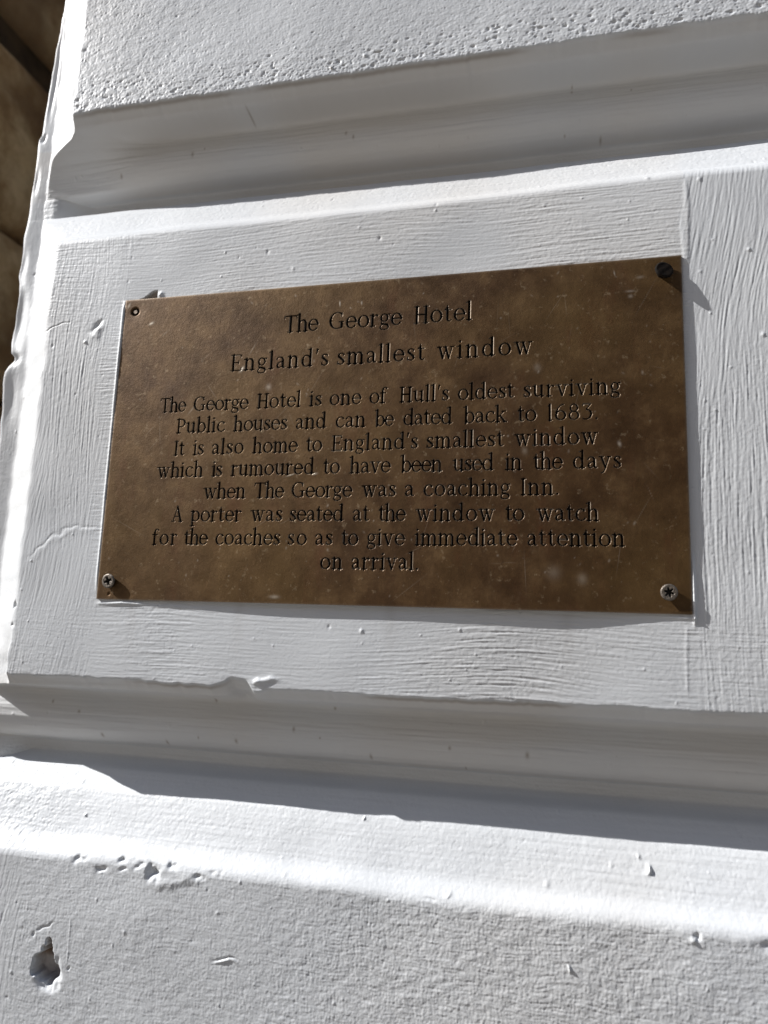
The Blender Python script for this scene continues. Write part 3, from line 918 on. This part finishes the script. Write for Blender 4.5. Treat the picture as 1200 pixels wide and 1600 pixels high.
for li, (cap, base, words) in enumerate(LINES):
    sl, ic = base
    for wtxt, x0, x1 in words:
        gl = [bigger(c_, *glyph(c_)) for c_ in wtxt]
        # ink extents of the word in glyph units
        pen, ext, place = 0.0, [], []
        for st_, adv in gl:
            place.append(pen)
            for s_ in st_:
                ext += [pen + (s_[:, 0] - s_[:, 2] / 2).min(), pen + (s_[:, 0] + s_[:, 2] / 2).max()]
            pen += adv
        e0, e1 = min(ext), max(ext)
        # spread: keep letter width near natural, put the rest into tracking
        nat = (e1 - e0) * cap
        want = (x1 - x0)
        n_ = len(gl)
        trk = 0.0
        sx_ = want / nat
        if n_ > 1:
            sx_ = min(max(want / nat, 0.80), 1.18)
            trk = (want - nat * sx_) / (n_ - 1)
        for k, (st_, adv) in enumerate(gl):
            for s_ in st_:
                q = np.stack([x0 + (place[k] + s_[:, 0] - e0) * cap * sx_ + trk * k, s_[:, 1] * cap, np.maximum(s_[:, 2] * cap * 1.06, 0.58)], 1)
                q[:, 1] += sl * q[:, 0] + ic
                for a_, b_ in zip(q[:-1], q[1:]):
                    stamp((a_, b_), li)

WALLW, ENG = 0.21, 0.50
depth = np.clip(-sdf / WALLW + 0.25, 0, 1)
depth = depth * depth * (3 - 2 * depth) * 0.35 + depth * 0.65
# height of the plate's face above the painted wall: bowed away along its foot and right side
u = (PXg - PX0) / (PX1 - PX0)
w_ = (PZg - PZ0) / (PZ1 - PZ0)


def ci(x, pts):
    xp, yp = zip(*pts)
    k = np.ones(1)
    xx = np.linspace(0, 1, 401)
    yy = np.interp(xx, xp, yp)
    ker = np.hanning(61); ker /= ker.sum()
    yy = np.convolve(np.pad(yy, 30, 'edge'), ker, 'valid')
    return np.interp(x, xx, yy)


bot = ci(u, [(0, .7), (.05, .7), (.15, 1.3), (.3, 2.1), (.5, 2.55), (.7, 2.4), (.85, 1.7), (.93, .8), (1, .55)])
top = ci(u, [(0, .6), (.5, .8), (.9, 1.0), (1, 1.05)])
lef = ci(w_, [(0, .7), (.5, .75), (1, .6)])
rig = ci(w_, [(0, .55), (.1, .8), (.25, 1.35), (.55, 1.5), (.85, 1.25), (1, 1.05)])
c00, c10, c01, c11 = .7, .55, .6, 1.05
F = (1 - w_) * bot + w_ * top + (1 - u) * lef + u * rig - ((1 - u) * (1 - w_) * c00 + u * (1 - w_) * c10 + (1 - u) * w_ * c01 + u * w_ * c11)
pfield = field(14, 12)
pf = pfield[np.ix_(np.round((120 - pzs) / TS).astype(int) % NZ, np.round((pxs + 200) / TS).astype(int) % NX)]
F = 0.35 + (F - 0.35) * 1.12 + 0.018 * pf
# softened, slightly dinged rim
rim = np.minimum(np.minimum(PXg - PX0, PX1 - PXg), np.minimum(PZg - PZ0, PZ1 - PZg))
F = F - 0.12 * np.exp(-rim / 0.35)
# dished metal round the fixings
SCREWS = {'tl': (-143.2, 78.2), 'tr': (141.9, 77.5), 'bl': (-142.5, -75.9), 'br': (140.2, -76.0)}
for nm, (sx_, sz_) in SCREWS.items():
    F -= 0.22 * np.exp(-((PXg - sx_) ** 2 + (PZg - sz_) ** 2) / 5.0 ** 2)
rt = np.hypot(PXg - SCREWS['tl'][0], PZg - SCREWS['tl'][1])
sink = 1 - smoothstep(2.0, 2.9, rt)
F = F - 0.9 * sink
# small drilled dimple near the lower left screw
rd = np.hypot(PXg + 142.6, PZg + 82.6)
F = F - 0.5 * (1 - smoothstep(0.5, 0.95, rd))
# curled lower right corner
F = F + 0.55 * np.exp(-(((PXg - 149) / 7) ** 2 + ((PZg + 85) / 2.2) ** 2)) * smoothstep(-86, -84, -0 * PZg + PZg)
PY = -F + depth * ENG
ink = smoothstep(0.30, 0.62, depth)
ink = np.maximum(ink, sink * 0.95)  # countersunk hole coloured near black too
# scratches and scuffs
scuff_and_glint = np.zeros_like(PXg)
sr = np.random.RandomState(31)


def pspot(x, z, rx, rz, rot):
    r = max(rx, rz) * 2.2
    j0, j1 = np.searchsorted(pxs, x - r), np.searchsorted(pxs, x + r)
    i0, i1 = np.searchsorted(-pzs, -(z + r)), np.searchsorted(-pzs, -(z - r))
    dx, dz = PXg[i0:i1, j0:j1] - x, PZg[i0:i1, j0:j1] - z
    c_, s_ = math.cos(rot), math.sin(rot)
    return (slice(i0, i1), slice(j0, j1)), np.exp(-(((dx * c_ + dz * s_) / rx) ** 2 + ((-dx * s_ + dz * c_) / rz) ** 2))


def scar(x, z, rx, rz, rot, a):
    w, s_ = pspot(x, z, rx, rz, rot)
    scuff_and_glint[w] = np.maximum(scuff_and_glint[w], a * s_)
    PY[w] -= 0.05 * a * s_


for t in ((-132.0, 70.2, 1.3, 0.6, 0.5, 0.8), (-147.5, 82.1, 0.5, 1.4, -0.4, 0.7), (-74.2, 39.8, 0.8, 1.5, -0.7, 0.9), (-20.5, 73.7, 0.3, 1.3, 0.1, 0.8), (-8.5, 73.2, 0.4, 0.9, 0.1, 0.6), (-47.2, -82.2, 2.4, 0.8, 0.0, 0.45), (-42.4, -19.5, 2.2, 0.3, 0.3, 0.6), (-29.5, -19.0, 1.4, 0.5, 0.1, 0.8), (120.2, -7.1, 0.7, 1.2, 0.3, 0.6), (126.4, 68.9, 2.0, 0.6, 0, 0.3), (126.4, 66.3, 1.0, 0.9, 0, 0.35), (131.0, 75.8, 1.6, 0.7, 0.1, 0.25), (119.2, 78.8, 0.3, 1.2, 0.2, 0.5), (102.9, -70.6, 2.0, 2.4, 0, 0.22), (90.0, -67.9, 3.0, 3.0, 0.3, 0.16), (-58.0, 29.0, 1.4, 1.6, 0, 0.35), (-102.0, 18.3, 0.4, 3.2, -0.7, 0.22), (-122.6, 63.8, 0.4, 2.4, -0.8, 0.15), (-68.7, 51.2, 0.3, 3.4, -0.5, 0.22), (82.5, 32.3, 1.6, 2.0, 0.2, 0.18), (76.6, -9.4, 1.2, 1.8, 0.2, 0.2)):
    scar(*t)
for _ in range(130):
    x, z = sr.uniform(-147, 147), sr.uniform(-83, 83)
    r = sr.uniform(0.18, 0.5)
    w, s_ = pspot(x, z, r, r * sr.uniform(1, 2.2), sr.uniform(-1, 1))
    a = sr.uniform(0.08, 0.34)
    scuff_and_glint[w] = np.maximum(scuff_and_glint[w], a * s_)
for _ in range(46):
    x, z = sr.uniform(-140, 140), sr.uniform(-80, 80)
    w, s_ = pspot(x, z, sr.uniform(2, 9), 0.16, sr.normal(1.2, 0.6))
    a = sr.uniform(0.05, 0.18)
    scuff_and_glint[w] = np.maximum(scuff_and_glint[w], a * s_)
scuff_and_glint *= (depth < 0.05)
scuff_and_glint = np.maximum(scuff_and_glint, 0.38 * smoothstep(0.0, 0.12, depth) * (1 - smoothstep(0.3, 0.5, depth)))  # letter walls painted pale to strengthen their sunlit edges
# worn rim of the plate
scuff_and_glint = np.maximum(scuff_and_glint, 0.30 * np.exp(-rim / 0.3))

plaque = thing('brass_plaque', 'brown brass plaque with engraved black lettering, screwed to the white wall', 'plaque')
pa = {'ink': ink, 'scuff_and_glint': scuff_and_glint}
cell = np.maximum.reduce([depth[:-1, :-1], depth[1:, :-1], depth[:-1, 1:], depth[1:, 1:]]) > 0.02
cl = line_id[:-1, :-1]
plate = grid_object('plate', PXg, PY, PZg, brass, plaque, pa, ~cell)
lab = ['top title line', 'second title line', 'third line', 'fourth line', 'fifth line', 'sixth line', 'seventh line', 'eighth line', 'ninth line', 'last line']
for li, (cap, base, words) in enumerate(LINES):
    m = cell & (cl == li)
    o = grid_object('inscription', PXg, PY, PZg, brass, plaque, pa, m)
    o['label'] = 'engraved words "' + ' '.join(w[0] for w in words) + '"'
# any stray cells go back to the plate
# edge band and back of the plate
per = [(i, 0) for i in range(len(pzs) - 1)] + [(len(pzs) - 1, j) for j in range(len(pxs) - 1)] + [(i, len(pxs) - 1) for i in range(len(pzs) - 1, 0, -1)] + [(0, j) for j in range(len(pxs) - 1, 0, -1)]
per = per[::3]
vv_, ff_ = [], []
for (i, j) in per:
    vv_.append(W(PXg[i, j], PY[i, j], PZg[i, j]))
    vv_.append(W(PXg[i, j], PY[i, j] + 1.1, PZg[i, j]))
n_ = len(per)
for k in range(n_):
    a_, b_ = 2 * k, 2 * ((k + 1) % n_)
    ff_.append((a_, b_, b_ + 1, a_ + 1))
edge_o = poly_object('plate_edge', vv_, ff_, brass, plaque)


# ------------------------------------------------------------------ the fixings
def screw(name, x, z, face_y, r, head_h, tilt_x, tilt_z, recess, mat, label, shank=True):
    """round screw head as a polar grid: flat face with a driven recess, bevelled rim, cone down to the shank"""
    nr, na = 34, 72
    rr_ = np.concatenate([np.linspace(0, 0.86, nr), [0.93, 0.98, 1.0]]) * r
    aa = np.linspace(0, 2 * math.pi, na, endpoint=False)
    Rg, Ag = np.meshgrid(rr_, aa, indexing='ij')
    U, V = Rg * np.cos(Ag), Rg * np.sin(Ag)
    hgt = np.zeros_like(U)
    rf = Rg / r
    hgt -= 0.10 * r * smoothstep(0.86, 1.0, rf)
    recess_dark = np.zeros_like(U)
    if recess == 'cross':
        a45 = 0.35
        p, q_ = U * math.cos(a45) + V * math.sin(a45), -U * math.sin(a45) + V * math.cos(a45)
        arm = np.minimum(np.maximum(np.abs(p) / (0.17 * r), np.abs(q_) / (0.60 * r)), np.maximum(np.abs(q_) / (0.17 * r), np.abs(p) / (0.60 * r)))
        arm = np.minimum(arm, Rg / (0.30 * r))
        recess_dark = 1 - smoothstep(0.85, 1.1, arm)
    elif recess == 'star':
        lob = 0.44 + 0.15 * np.cos(6 * (Ag + 0.3))
        recess_dark = 1 - smoothstep(0.88, 1.08, rf / lob)
    elif recess == 'worn':
        lob = 0.75 + 0.1 * np.cos(2 * Ag + 0.4)
        recess_dark = smoothstep(0.42, 0.6, rf) * (1 - smoothstep(0.8, 1.0, rf)) * smoothstep(-0.9, -0.2, np.cos(Ag + 0.9))
    hgt -= recess_dark * 0.45 * r  # drive recess is sunk and also coloured near black
    hgt += 0.02 * r * np.sin(5 * U / r + 2) * np.cos(6 * V / r)
    # rings below the rim: cone to the shank
    ring = [(1.0, -0.22), (0.93, -0.34), (0.55, -0.80), (0.48, -0.9), (0.46, -(head_h / r) - 1.2)]
    verts, faces, iv = [], [], []
    M = Matrix.Rotation(tilt_z, 4, 'Z') @ Matrix.Rotation(tilt_x, 4, 'X')
    def put(u_, v__, h_, k_):
        p = M @ Vector((u_, -h_, v__))
        verts.append(W(x + p.x, face_y + p.y, z + p.z))
        iv.append(k_)
    for i in range(len(rr_)):
        for j in range(na):
            put(U[i, j], V[i, j], hgt[i, j], recess_dark[i, j])
    tot = len(rr_)
    for (fr, fh) in ring:
        for j in range(na):
            put(fr * r * math.cos(aa[j]), fr * r * math.sin(aa[j]), fh * r, 0.0)
        tot += 1
    for i in range(tot - 1):
        for j in range(na):
            j2 = (j + 1) % na
            faces.append((i * na + j, i * na + j2, (i + 1) * na + j2, (i + 1) * na + j))
    o = poly_object(name, verts, faces, mat, plaque, True)
    a_ = o.data.attributes.new('ink', 'FLOAT', 'POINT')
    a_.data.foreach_set('value', np.array(iv, np.float32))
    o['label'] = label
    return o


pale_stub, nt, b = new_mat('paint_filled_screw')
v = obj_coords(nt)
c = ramp(nt, noise(nt, v, 900.0, 3), [(0.35, (0.30, 0.22, 0.15)), (0.6, (0.62, 0.52, 0.42))])
c = mix(nt, attr(nt, 'ink'), c, (0.01, 0.009, 0.008))
nt.links.new(c, b.inputs['Base Color'])
b.inputs['Roughness'].default_value = 0.7

screw('screw', *SCREWS['bl'], -3.1, 3.8, 2.0, 0.05, -0.05, 'cross', screw_metal, 'proud grey cross-head screw at the lower left corner')
screw('screw', *SCREWS['br'], -3.5, 3.7, 2.0, 0.05, 0.05, 'star', screw_metal, 'proud grey star-head screw at the lower right corner')
screw('screw', *SCREWS['tr'], -4.3, 4.35, 4.0, -0.20, 0.28, '', dark_metal, 'blackened screw standing far out at the upper right corner')
screw('screw', *SCREWS['tl'], -0.25, 1.15, 0.6, 0.0, 0.0, '', pale_stub, 'sunken screw clogged with pale paint at the upper left corner')
